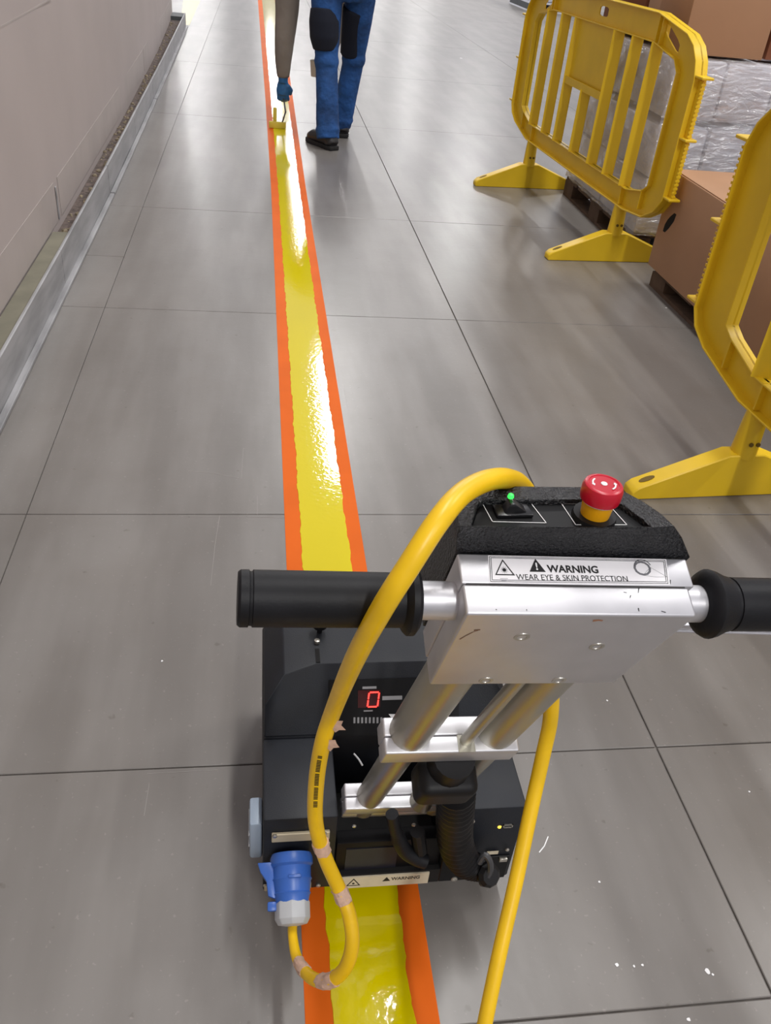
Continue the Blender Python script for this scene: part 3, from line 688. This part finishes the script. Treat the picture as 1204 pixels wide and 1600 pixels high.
obj('visor_symbol', vis, mat('mid_grey_print', srgb(110, 110, 114), .6), lab, smooth=False)
frame_line([cc + A * -.001 - W * .0062, cc + A * .011 - W * .0075, cc + A * .019 - W * .003 + W * -.004, cc + A * .007 + W * .001], .00012, GREYP, lab, U, 'visor_line', 0)
scuff([(781, 904), (793, 904)], .0003, GREYP, U, O + U * .0004, lab); scuff([(783, 907), (791, 907)], .0003, GREYP, U, O + U * .0004, lab)
# --- control console behind the head box: level rim above, sunk panel
zr = .8396; zf = .8330
rim = [(.1455, .486), (.1475, .5300), (.1560, .5400), (.2760, .5390), (.2900, .5320), (.3005, .5180), (.3085, .5020), (.3125, .4860)]
def base_pts():
    out = []
    for i, (x, y) in enumerate(rim):
        pass
    return out
bp_ = [L(-.001, hq + .001, 0), L(-.003, .108, -.016), L(.004, .116, -.018), L(.150, .118, -.016), L(.168, .108, -.012), L(.181, .092, -.008), L(.190, .072, -.003), L(.193, hq + .001, 0)]
bd = [p - U * (.10 if i in (1, 2, 3, 4, 5) else .12) for i, p in enumerate(bp_)]
bd[0] = L(.004, hq + .001, -.135); bd[-1] = L(.188, hq + .001, -.135)
top = [V((x, y, zr)) for x, y in rim]
cen = V((.228, .517, zr))
inn = []
INN = [tuple(gnd(a, b, zr))[:2] for a, b in ((736, 821), (746, 787), (756, 780), (953, 779), (974, 788), (1000, 807), (1019, 822), (1006, 825))]
inn = [V((x, y, zr - .0006)) for x, y in INN]
inf_ = [V((cen.x + (x - cen.x) * .99, cen.y + (y - cen.y) * .96, zf)) for x, y in INN]
mb = MB(); n8 = 8
mid = [bp_[i] * .35 + top[i] * .65 + ((top[i] - cen).normalized() * .0016) for i in range(8)]
rings = [bd, bp_, mid, top, inn, inf_]
vs = [p for r_ in rings for p in r_]
fs = [(k * 8 + i, k * 8 + (i + 1) % 8, (k + 1) * 8 + (i + 1) % 8, (k + 1) * 8 + i) for k in range(5) for i in range(8)]
mb.add(vs, fs + [list(range(8))[::-1], list(range(40, 48))])
cons = obj('console_shell', mb, BLK, mc, bevel=.0022, seg=3, angle=60, label='black textured console shell')
kpn = [V((cen.x + (x - cen.x) * .98, cen.y + (y - cen.y) * .94, zf + .0006)) for x, y in INN]
sp_ = obj('switch_panel', MB().prism(kpn, WZ * .0008), BLKP, mc, smooth=False)
def onC(px, py, off=.0018): return gnd(px, py, zf + off)
frame_line([onC(753, 786), onC(829, 786), onC(853, 817), onC(769, 815)], .0003, WHITE, sp_, WZ, 'print_frame', 0)
frame_line([onC(877, 787), onC(950, 788), onC(979, 820), onC(899, 820)], .0003, WHITE, sp_, WZ, 'print_frame', 0)
b0, b1, b2, b3 = onC(768, 792, .0016), onC(822, 791, .0016), onC(833, 809, .0016), onC(776, 810, .0016)
bez = obj('rocker_bezel', MB().prism([b0, b1, b2, b3], WZ * .0028), mat('gloss_black', srgb(22, 22, 24), .25), sp_, bevel=.001, seg=2)
cR = (b0 + b1 + b2 + b3) / 4 + WZ * .0028
dx = (b1 - b0).normalized(); dy = WZ.cross(dx)
rk = MB().prism([cR - dx * .008 - dy * .0045, cR + dx * .010 - dy * .0045, cR - dx * .001 - dy * .0045 + WZ * .008, cR - dx * .004 - dy * .0045 + WZ * .0075], dy * .009)
obj('rocker_switch', rk, mat('gloss_black2', srgb(30, 30, 32), .3), sp_, bevel=.0006, label='black rocker switch')
gp = cR - dx * .0030 + WZ * .0142 + dy * .002
obj('pilot_light', MB().lathe(gp - WZ * .008, WZ, [(.003, .0020), (.0040, .0026), (.0062, .0020), (.0070, .0008)], 12), GLED, sp_, label='small glowing green pilot light')
ec = onC(927, 808, .0014)
ax_e = (WZ + V((.02, -.02, 0))).normalized()
obj('button_gasket', MB().lathe(ec, ax_e, [(0, .0175), (.0035, .0165)], 24), RUBD, sp_)
obj('button_collar', MB().lathe(ec + ax_e * .003, ax_e, [(0, .0112), (.012, .0122), (.014, .0124)], 28), AMBER, mc, label='amber collar of the stop button')
obj('button_ring', MB().lathe(ec + ax_e * .0165, ax_e, [(0, .0138), (.0018, .0150)], 28), WHITE, mc, label='thin white ring')
eb = obj('stop_button', MB().lathe(ec + ax_e * .0178, ax_e, [(0, .0150), (.003, .0156), (.010, .0156), (.0130, .0144), (.0140, .0125), (.0140, .0118), (.0134, .0110), (.0134, .0022)], 36), RED, mc, label='red mushroom stop button')
tc = ec + ax_e * (.0178 + .0136)
obj('white_dot', MB().lathe(tc, ax_e, [(0, .0026), (.0004, .0024)], 16), WHITE, eb)
ar = MB(); ex = V((1, 0, 0)); ey = V((0, 1, 0))
for a0 in (2.2, 5.2):
    for k in range(8):
        aa = [a0 + 1.2 * (k + t) / 8 for t in (0, 1)]; ww = .0006 if k < 6 else .0012 * (8 - k) / 2
        f = lambda a, rr: tc + ex * math.cos(a) * rr + ey * math.sin(a) * rr
        ar.prism([f(aa[0], .0085 - ww), f(aa[0], .0085 + ww), f(aa[1], .0085 + ww), f(aa[1], .0085 - ww)], ax_e * .0003)
obj('turn_arrows', ar, WHITE, eb, smooth=False)
nk = MB()   # nicks in the rim's near slope
for (x_, y_, s_) in ((950, 832, .0018), (957, 842, .0022), (946, 830, .0012)):
    p = onpl(x_, y_, L(.11, .0600, .022), (-W * .55 + U * .8).normalized()); nk.lathe(p, (-W * .5 + U * .8).normalized(), [(-.002, s_), (.0012, s_ * .8)], 6)
# --- grips
GQ, GR = .0250, -.0290
def gl(p0, prof, name, m, par=mc, n=30, label=None): return obj(name, MB().lathe(L(p0, GQ, GR), A, prof, n), m, par, label=label)
gl(-.052, [(0, .0150), (.054, .0150)], 'handle_stub', ALU)
gl(hw - .002, [(0, .0152), (.052, .0152)], 'handle_stub', ALU)
lg = gl(-.162, [(0, .0195), (.002, .0212), (.006, .0212), (.008, .0212), (.0085, .0200), (.0105, .0202), (.011, .0212), (.122, .0210), (.124, .0245), (.1265, .0270), (.131, .0270), (.134, .0235)], 'grip', RUB)
rg = gl(hw + .024, [(0, .0200), (.003, .0262), (.007, .0285), (.012, .0272), (.020, .0236), (.024, .0228), (.0245, .0212), (.0268, .0212), (.0272, .0222), (.138, .0222), (.1385, .0210), (.1405, .0210), (.141, .0222), (.146, .0215), (.149, .0195)], 'grip', RUB)
ra, rb = at(1050, 979, .80), at(1330, 987, .80); rt = (rb - ra).normalized()
ru = (U - rt * U.dot(rt)).normalized(); rn = rt.cross(ru)
obj('side_rail', MB().box((0, -.002, -.002), ((rb - ra).length, .002, .007), ra, (rt, rn, ru)).box((0, -.004, -.005), ((rb - ra).length, .004, -.002), ra, (rt, rn, ru)), ALU, mc, bevel=.0006, seg=1, label='slim silver rail behind the right grip')
# --- hose, cap and lever in front
cap = MB().box((.058, -.030, -.468), (.128, .016, -.412), O, HB)
obj('hose_cap', cap, RUBD, mc, bevel=.012, seg=4, label='black rubber connector cap')
obj('cap_neck', MB().lathe(L(.093, .004, -.415), U, [(0, .026), (.030, .024)], 18), RUBD, mc)
hp = smoothpath([at(712, 1236, 1.03), at(711, 1262, 1.06), at(710, 1292, 1.11), at(713, 1322, 1.155), at(726, 1346, 1.185), at(744, 1355, 1.195), at(756, 1358, 1.20)], 16)
rr = []
for i in range(len(hp)):
    t = i / (len(hp) - 1); b_ = .0235 if t < .55 else .0235 - (t - .55) / .45 * .0085; rr.append(b_ + (.0012 if i % 4 < 2 else -.0006))
obj('hose', MB().tube(hp, rr, 18), RUBD, mc, angle=70, label='ribbed black hose')
cc = at(757, 1360, 1.19)
obj('hose_clip', MB().lathe(cc - V((.0, .004, .0)), (cc - hp[-6]).normalized(), [(0, .011), (.004, .017), (.012, .017), (.018, .012)], 10), RUBD, mc, smooth=False)
hk = smoothpath([at(748, 1348, 1.17), at(757, 1336, 1.165), at(765, 1346, 1.165), at(765, 1362, 1.17), at(757, 1376, 1.175), at(752, 1381, 1.18)], 6)
obj('hose_strap', MB().tube(hk, .0045, 8), mat('worn_black', srgb(60, 60, 62), .4), mc)
lv = smoothpath([at(612, 1272, 1.09), at(618, 1298, 1.115), at(630, 1326, 1.14), at(648, 1340, 1.15), at(664, 1346, 1.155)], 6)
obj('lever', MB().tube(lv, [.0085] * 8 + [.0105] * (len(lv) - 8), 12), RUB, mc, label='black bent lever')
obj('lever_link', MB().tube([at(652, 1300, 1.13), at(656, 1330, 1.15)], .010, 10), RUBD, mc)
screw(553, 1290, .003, ct, -.004); screw(646, 1288, .003, ct, -.004); screw(664, 1350, .0035, ct, -.004)
wire = smoothpath([at(553, 1178, 1.06), at(560, 1186, 1.05), at(566, 1196, 1.05)], 4)
obj('thin_wire', MB().tube(wire, .0012, 6), GREYPL, mc)

# ------------------------------------------------------------------ yellow power cable with its blue plug
cb = empty('power_cable', (.04, .60, .15), 'thick yellow power cable with a blue plug, looped over the machine handle', 'cable')
path = [(457, 1442, 1.130), (457, 1462, 1.11), (464, 1498, 1.075), (484, 1526, 1.03), (512, 1533, 1.0), (538, 1514, .98), (550, 1475, .97), (545, 1428, .97), (529, 1388, .97), (507, 1338, .95), (493, 1285, .92), (494, 1222, .88), (504, 1160, .84), (522, 1106, .80), (553, 1032, .67), (596, 952, .597), (640, 882, .580), (686, 812, .585), (726, 768, .610), (774, 748, .648), (812, 757, .705), (834, 800, .75), (842, 870, .79), (850, 960, .83), (860, 1050, .88), (860, 1120, .93), (848, 1180, .95), (830, 1262, .955), (805, 1380, .945), (780, 1490, .93), (757, 1600, .92), (738, 1700, .92), (730, 1800, .95)]
cp = smoothpath([at(*p) for p in path] + [V((.135, .17, .10)), V((.15, .06, .012)), V((.20, -.15, .009)), V((.34, -.55, .009)), V((.30, -1.2, .009)), V((.42, -2.2, .009))], 7)
rc = []
for i in range(len(cp)):
    t = i / 7; rc.append(.0062 + .0022 * min(1, max(0, (t - 1) / 3)))
cabo = obj('cable', MB().tube(cp, rc, 14), CABLE, cb, angle=80)
def wrap(i0, i1, extra=.0008, m=TAPEP, jag=.0009, name='worn_tape'):
    k = cp[i0:i1 + 1]; r_ = [rc[i] + extra for i in range(i0, i1 + 1)]
    mb = MB().tube(k, r_, 16)
    for v in mb.v: v += V((random.uniform(-jag, jag), random.uniform(-jag, jag), random.uniform(-jag, jag)))
    return obj(name, mb, m, cabo, smooth=True, angle=20)
def near(px, py):
    best = None
    for i, p in enumerate(cp):
        c_ = p - CAM; z_ = c_.dot(FW); X_ = V((RX.x, RY.x, RZ.x)).dot(c_); Y_ = V((RX.y, RY.y, RZ.y)).dot(c_)
        d_ = (CX + F * X_ / z_ - px) ** 2 + (CY - F * Y_ / z_ - py) ** 2
        if best is None or d_ < best[0]: best = (d_, i)
    return best[1]
for (px, py, n_) in ((500, 1322, 1), (536, 1402, 2), (474, 1512, 2), (512, 1534, 3)):
    i = near(px, py); wrap(max(0, i - n_), i + n_)
# torn tape stars on the long run
def star(px, py, s):
    i = near(px, py); c_ = cp[i]; t = (cp[i + 1] - cp[i - 1]).normalized(); v = (CAM - c_).normalized(); sd = t.cross(v).normalized()
    nn = 11; P_ = []; sgn = 1 if sd.x > 0 else -1
    for k in range(nn):
        a = 2 * math.pi * k / nn; r_ = s * (1 if k % 2 else .62) * random.uniform(.85, 1.15)
        lx = math.cos(a) * r_; ly = math.sin(a) * r_ + .004
        P_.append(c_ + t * lx + sgn * sd * (ly + .002) + v * (rc[i] + .0012))
    obj('torn_tape', MB().prism(P_, -v * .0022), TAPEP, cabo, smooth=False, label='torn pinkish tape scrap')
star(531, 1137, .011); star(519, 1166, .0115)
# printed cable marking: fine dark dashes, illegible
pm = MB(); i0 = near(503, 1250); i1 = near(515, 1172); lo_, hi_ = min(i0, i1), max(i0, i1)
L_ = [cp[i] for i in range(lo_, hi_ + 1)]
for k in range(34):
    f_ = k / 34 * (len(L_) - 1.01); i = int(f_); p = L_[i].lerp(L_[i + 1], f_ - i); t = (L_[i + 1] - L_[i]).normalized()
    v = ((CAM - p).normalized() + t.cross((CAM - p).normalized()) * -.8 + V((.5, 0, 0))).normalized(); v = (v - t * v.dot(t)).normalized(); s = t.cross(v)
    q = p + v * (rc[40] + .0002)
    if k % 9 == 4: continue
    pm.prism([q - t * .0007 - s * .0022, q + t * .0007 - s * .0022, q + t * .0007 + s * .0022, q - t * .0007 + s * .0022], v * .0002)
obj('cable_print', pm, BPRINT, cabo, smooth=False)
# plug
ps = onY(455, 1334, yf - .006); pe_ = at(457, 1446, 1.118); pd = (pe_ - ps).normalized(); PLn = (pe_ - ps).length
k_ = PLn
plug = obj('plug_body', MB().lathe(ps, pd, [(0, .0265), (.006, .0290), (.014, .0290), (.017, .0262), (k_ * .34, .0258), (k_ * .37, .0272), (k_ * .40, .0258), (k_ * .55, .0240), (k_ * .57, .0252), (k_ * .60, .0236), (k_ * .70, .0215)], 28), BLUEP, cb, label='blue round industrial plug')
obj('gland_nut', MB().lathe(ps + pd * k_ * .66, pd, [(0, .0215), (k_ * .03, .0236), (k_ * .25, .0236), (k_ * .33, .0195), (k_ * .35, .0085)], 8), GREYPL, cb, bevel=.0012, angle=20, label='pale grey cable gland')
sdv = V((1, 0, 0)); sdv = (sdv - pd * sdv.dot(pd)).normalized(); upv = sdv.cross(pd); upv = upv if upv.z > 0 else -upv
tabp = [ps + pd * .010 - sdv * .024, ps + pd * .010 - sdv * .046, ps + pd * .022 - sdv * .042, ps + pd * .034 - sdv * .034, ps + pd * .052 - sdv * .032, ps + pd * .056 - sdv * .022]
obj('locking_tab', MB().prism([p - upv * .006 for p in tabp], upv * .014), BLUEP, plug, bevel=.0015)
obj('plug_lug', MB().box((-.033, -.006, 0), (-.020, .006, .012), ps + pd * k_ * .66, (sdv, upv, pd)), BLUEP, plug, bevel=.0025)
obj('grip_rib', MB().box((-.006, .018, 0), (.012, .0285, k_ * .05), ps + pd * k_ * .33, (sdv, upv, pd)), BLUEP, plug, bevel=.002)

# ------------------------------------------------------------------ the worker
pr = empty('person', (.46, 5.55, 0), 'person in blue work trousers and grey-brown sleeve bending away over the yellow line', 'person')
def remesh(o, vox=.012, sm=3):
    md = o.modifiers.new('r', 'REMESH'); md.mode = 'VOXEL'; md.voxel_size = vox; md.use_smooth_shade = True
    if sm: s = o.modifiers.new('s', 'SMOOTH'); s.iterations = sm; s.factor = .5
    return o
hipL, hipR = V((.375, 5.62, .86)), V((.580, 5.66, .86))
knL, knR = V((.392, 5.60, .46)), V((.570, 5.80, .46))
anL, anR = V((.410, 5.50, .09)), V((.520, 5.86, .095))
pel = V((.48, 5.64, .90)); chest = V((.37, 6.00, 1.02)); neck = V((.31, 6.18, 1.02)); head = V((.27, 6.36, .98))
shL, shR = V((.185, 6.03, .93)), V((.52, 6.10, .97))
elL, wrL = V((.168, 6.02, .66)), V((.150, 6.00, .285))
elR, wrR = V((.52, 6.06, .70)), V((.43, 5.93, .47))
handL = V((.150, 6.00, .205)); handR = V((.39, 5.92, .41))
def limb(mb, *pr_): mb.tube(smoothpath([p for p, r in pr_], 4), [pr_[min(len(pr_) - 1, i // 4)][1] + (pr_[min(len(pr_) - 1, i // 4 + 1)][1] - pr_[min(len(pr_) - 1, i // 4)][1]) * (i % 4) / 4 for i in range((len(pr_) - 1) * 4 + 1)], 14)
bd_ = MB()
def legs(mb, e):
    for h, k, a in ((hipL, knL, anL), (hipR, knR, anR)):
        limb(mb, (h + V((0, 0, .04)), .085 + e), ((h + k) / 2, .070 + e), (k, .052 + e), ((k + a) / 2 + V((0, -.01, 0)), .050 + e * 1.2), (a, .036 + e * 1.7))
def torso(mb, e):
    mb.tube(smoothpath([pel - V((-.02, .03, .05)), pel + V((-.03, .10, .03)), (pel + chest) / 2 + V((0, .03, .02)), chest, neck], 4), [(.135 + e) * f for f in [1, 1, 1, .98, .96, .95, .95, .96, .98, 1.0, 1.0, 1.0, .98, .85, .7, .55, .42]], 16, squash=.72, up=WZ)
legs(bd_, 0); torso(bd_, 0)
limb(bd_, (chest, .07), (shL, .058), (elL, .042), (wrL, .028)); limb(bd_, (chest, .07), (shR, .058), (elR, .042), (wrR, .028))
limb(bd_, (chest, .06), (neck, .055), (head - V((-.01, .07, 0)), .052))
hd = (head - neck).normalized()
fdn = (hd * .35 + V((0, .25, -1))).normalized()      # the way the face looks: down at the line
bd_.tube([head - hd * .10, head - hd * .07, head - hd * .02, head + hd * .04, head + hd * .09, head + hd * .115], [.045, .068, .080, .080, .058, .02], 16, squash=1.12, up=fdn)
sdh = hd.cross(fdn).normalized()
bd_.tube([head + fdn * .075, head + fdn * .105 - hd * .012], [.016, .012], 8)          # nose
for s in (-1, 1): bd_.tube([head + sdh * s * .074 - hd * .02, head + sdh * s * .090 - hd * .015], [.022, .018], 8)
bd_.tube([head + fdn * .07 - hd * .055, head + fdn * .088 - hd * .055], [.026, .018], 8)   # chin and mouth
for a in (anL, anR): bd_.tube([a, a - V((0, 0, .05))], [.034, .038], 10)
# hands: palm and five separate curled fingers
def hand(mb, wr, hc, fwd, side, e=0.0):
    ax = (hc - wr).normalized(); fwd = (fwd - ax * fwd.dot(ax)).normalized(); sd = ax.cross(fwd).normalized()
    mb.tube([wr, wr + ax * .03, wr + ax * .065, wr + ax * .09], [.024 + e, .034 + e, .040 + e, .036 + e], 12, squash=.5, up=fwd)
    for k, ln in enumerate((.036, .041, .038, .030)):
        b0_ = wr + ax * .085 + sd * (-.028 + k * .0185); p1 = b0_ + ax * ln * .8 + fwd * .006; p2 = p1 + ax * ln * .25 + fwd * ln * .55; p3 = p2 - ax * ln * .42 + fwd * ln * .12
        mb.tube([b0_, p1, p2, p3], [.0092 + e, .0088 + e, .0082 + e, .007 + e], 8)
    t0_ = wr + ax * .035 + sd * side * .03
    mb.tube([t0_, t0_ + ax * .025 + sd * side * .018 + fwd * .012, t0_ + ax * .05 + sd * side * .008 + fwd * .030], [.012 + e, .011 + e, .009 + e], 8)
hand(bd_, wrL, handL, V((.3, 1, 0)), 1); hand(bd_, wrR, handR, V((-1, .2, 0)), 1)
body = remesh(obj('body', bd_, SKIN, pr), .007, 3)
eyes = MB()
for s in (-1, 1): eyes.lathe(head + fdn * .083 + sdh * s * .030 + hd * .012, fdn, [(-.006, .010), (.0, .009), (.004, .004)], 10)
obj('eye', eyes, WHITE, pr)
hr = MB().tube([head - hd * .045 - fdn * .02, head - fdn * .022, head + hd * .05 - fdn * .016, head + hd * .098 - fdn * .012, head + hd * .128 - fdn * .005], [.072, .088, .086, .066, .02], 16, squash=1.05, up=fdn)
remesh(obj('hair', hr, HAIR, pr), .009, 3)
tr_ = MB(); legs(tr_, .014)
tr_.tube([pel + V((-.035, .09, .05)), pel + V((0, .02, -.0)), pel + V((.0, -.01, -.06)), pel + V((0, 0, -.12))], [.150, .170, .165, .11], 16, squash=.74, up=WY)
for a, k in ((anL, knL), (anR, knR)):
    dn = (a - k).normalized(); tr_.tube([a - dn * .16, a - dn * .06, a + dn * .0, a + dn * .035], [.068, .070, .068, .072], 14)
    tr_.tube([a - dn * .03, a - dn * .012, a + dn * .004], [.071, .077, .071], 14)
    tr_.tube([k - V((0, .004, -.03)), k - V((0, .006, .0)), k - V((0, .004, .03))], [.068, .076, .069], 14)
trs = remesh(obj('trousers', tr_, DENIM, pr), .010, 2)
sh_ = MB()
for h, k in ((hipL, knL),):
    m0 = h.lerp(k, .32); m1 = h.lerp(k, .86)
    sh_.tube([m0, m0.lerp(m1, .3), m0.lerp(m1, .7), m1], [.080, .089, .086, .066], 16)
    sh_.v = [v - V((.013, .012, 0)) for v in sh_.v]
remesh(obj('holster_pocket', sh_, NAVY, pr), .010, 2)['label'] = 'black hanging tool pocket on the left thigh'
kk = MB()
m0 = hipR.lerp(knR, .3); m1 = hipR.lerp(knR, .95)
kk.tube([m0, m1], [.078, .064], 14); kk.v = [v + V((-.022, -.012, 0)) for v in kk.v]
remesh(obj('thigh_pocket', kk, NAVY, pr), .010, 2)['label'] = 'dark pocket panel on the right leg'
jk = MB(); torso(jk, .02)
limb(jk, (chest, .095), (shL, .088), (elL, .072), (wrL - V((0, 0, -.14)), .056), (wrL + V((0, 0, .01)), .040))
limb(jk, (chest, .095), (shR, .082), (elR, .062), (wrR, .042))
remesh(obj('jacket', jk, SLEEVE, pr), .010, 2)
gv = MB(); hand(gv, wrL, handL, V((.3, 1, 0)), 1, .0050); gv.tube([wrL + V((0, 0, .015)), wrL - V((0, 0, .02))], [.032, .030], 12)
remesh(obj('glove', gv, GLOVE, pr), .004, 2)['label'] = 'blue disposable glove'
gv = MB(); hand(gv, wrR, handR, V((-1, .2, 0)), 1, .0050)
remesh(obj('glove', gv, GLOVE, pr), .004, 2)
def shoe(heel, dirv, ln=.285):
    dirv = V((dirv[0], dirv[1], 0)).normalized(); sd = V((dirv.y, -dirv.x, 0)); heel = V((heel[0], heel[1], 0))
    prof = [(0, .032), (.04, .041), (.10, .038), (.17, .045), (.23, .044), (.27, .030), (ln, .012)]
    out = [heel + dirv * t - sd * w_ for t, w_ in prof] + [heel + dirv * t + sd * w_ for t, w_ in prof[::-1]]
    s = obj('shoe', MB().tube([heel + dirv * .03 + WZ * .03, heel + dirv * .05 + WZ * .07, heel + dirv * .06 + WZ * .12], [.042, .043, .042], 14).tube([heel + dirv * .01 + WZ * .045, heel + dirv * .06 + WZ * .055, heel + dirv * .14 + WZ * .052, heel + dirv * .22 + WZ * .042, heel + dirv * .265 + WZ * .034], [.036, .045, .044, .044, .026], 14, squash=.85), SHOE, pr)
    remesh(s, .006, 3)
    obj('sole', MB().prism([p + WZ * .0015 for p in out], WZ * .024), SOLE, s, bevel=.004)
shoe((.452, 5.44), (-.62, 1)); shoe((.528, 5.80), (.05, 1))
# spreading tool held in the left hand, resting on the line
tl_ = empty('paint_spreader', (.105, 6.05, .002), 'pale yellow paint spreader held over the line in the gloved hand', 'tool')
bl = gnd(420, 200, .0); br = gnd(446, 200, .0)
obj('blade', MB().box((bl.x, bl.y - .01, .0025), (br.x, bl.y + .012, .042)), TOOLY, tl_, bevel=.004)
mx = (bl.x + br.x) / 2
obj('grip_block', MB().box((mx - .030, bl.y - .002, .0415), (mx - .004, bl.y + .012, .125)), TOOLY, tl_, bevel=.005)
obj('handle_rod', MB().tube([V((mx + .03, bl.y + .002, .035)), V((mx + .05, bl.y - .04, .11)), V((.152, 6.012, .19))], .005, 8), mat('dark_rod', srgb(70, 62, 58), .5), tl_)
cu = empty('paint_cup', (.325, 5.90, .335), 'cream plastic cup held beside the left trouser leg', 'cup')
obj('cup_shell', MB().lathe((.350, 5.905, .33), WZ, [(0, .030), (.085, .038), (.09, .039), (.088, .036), (.01, .028)], 20), CREAM, cu)
# small debris on the floor
def chip(px, py, s, k):
    p = gnd(px, py); o_ = obj('paint_fleck', MB().prism([p + V((math.cos(a) * s * random.uniform(.6, 1.2), math.sin(a) * s * random.uniform(.6, 1.2), .0002)) for a in [2 * math.pi * i / 7 for i in range(7)]], WZ * .0006), WHITE, fl, smooth=False)
for i, (px, py, s) in enumerate(((963, 1508, .003), (1003, 1508, .002), (1105, 1518, .004), (1170, 1237, .0022), (936, 1378, .002), (990, 1510, .0018), (948, 1095, .002), (253, 1033, .0022), (720, 91, .02), (1113, 1523, .002), (1075, 1593, .003), (1040, 481, .004))): chip(px, py, s, i)
def scratch(pts_, wid, m=None):
    P_ = [gnd(x, y) for x, y in pts_]; mb = MB()
    for i in range(len(P_) - 1):
        t = (P_[i + 1] - P_[i]).normalized(); s = WZ.cross(t) * wid * .7
        mb.prism([P_[i] - s + WZ * .0001, P_[i] + s + WZ * .0001, P_[i + 1] + s + WZ * .0001, P_[i + 1] - s + WZ * .0001], WZ * .0003)
    obj('scratch_mark', mb, m or mat('pale_scratch', srgb(150, 146, 141), .6), fl, smooth=False)
scratch([(294, 736), (325, 738), (377, 748)], .0008); scratch([(377, 748), (380, 700)], .0004); scratch([(343, 806), (336, 850), (329, 915)], .0006)
scratch([(842, 1332), (850, 1322), (856, 1307)], .0012, WHITE); scratch([(233, 1225), (225, 1275)], .0006); scratch([(402, 775), (402, 805)], .0004)
scratch([(280, 806), (395, 808), (445, 809)], .0005); scratch([(230, 1209), (340, 1203)], .0005); scratch([(535, 600), (545, 640)], .0006)
bpy.context.view_layer.update()
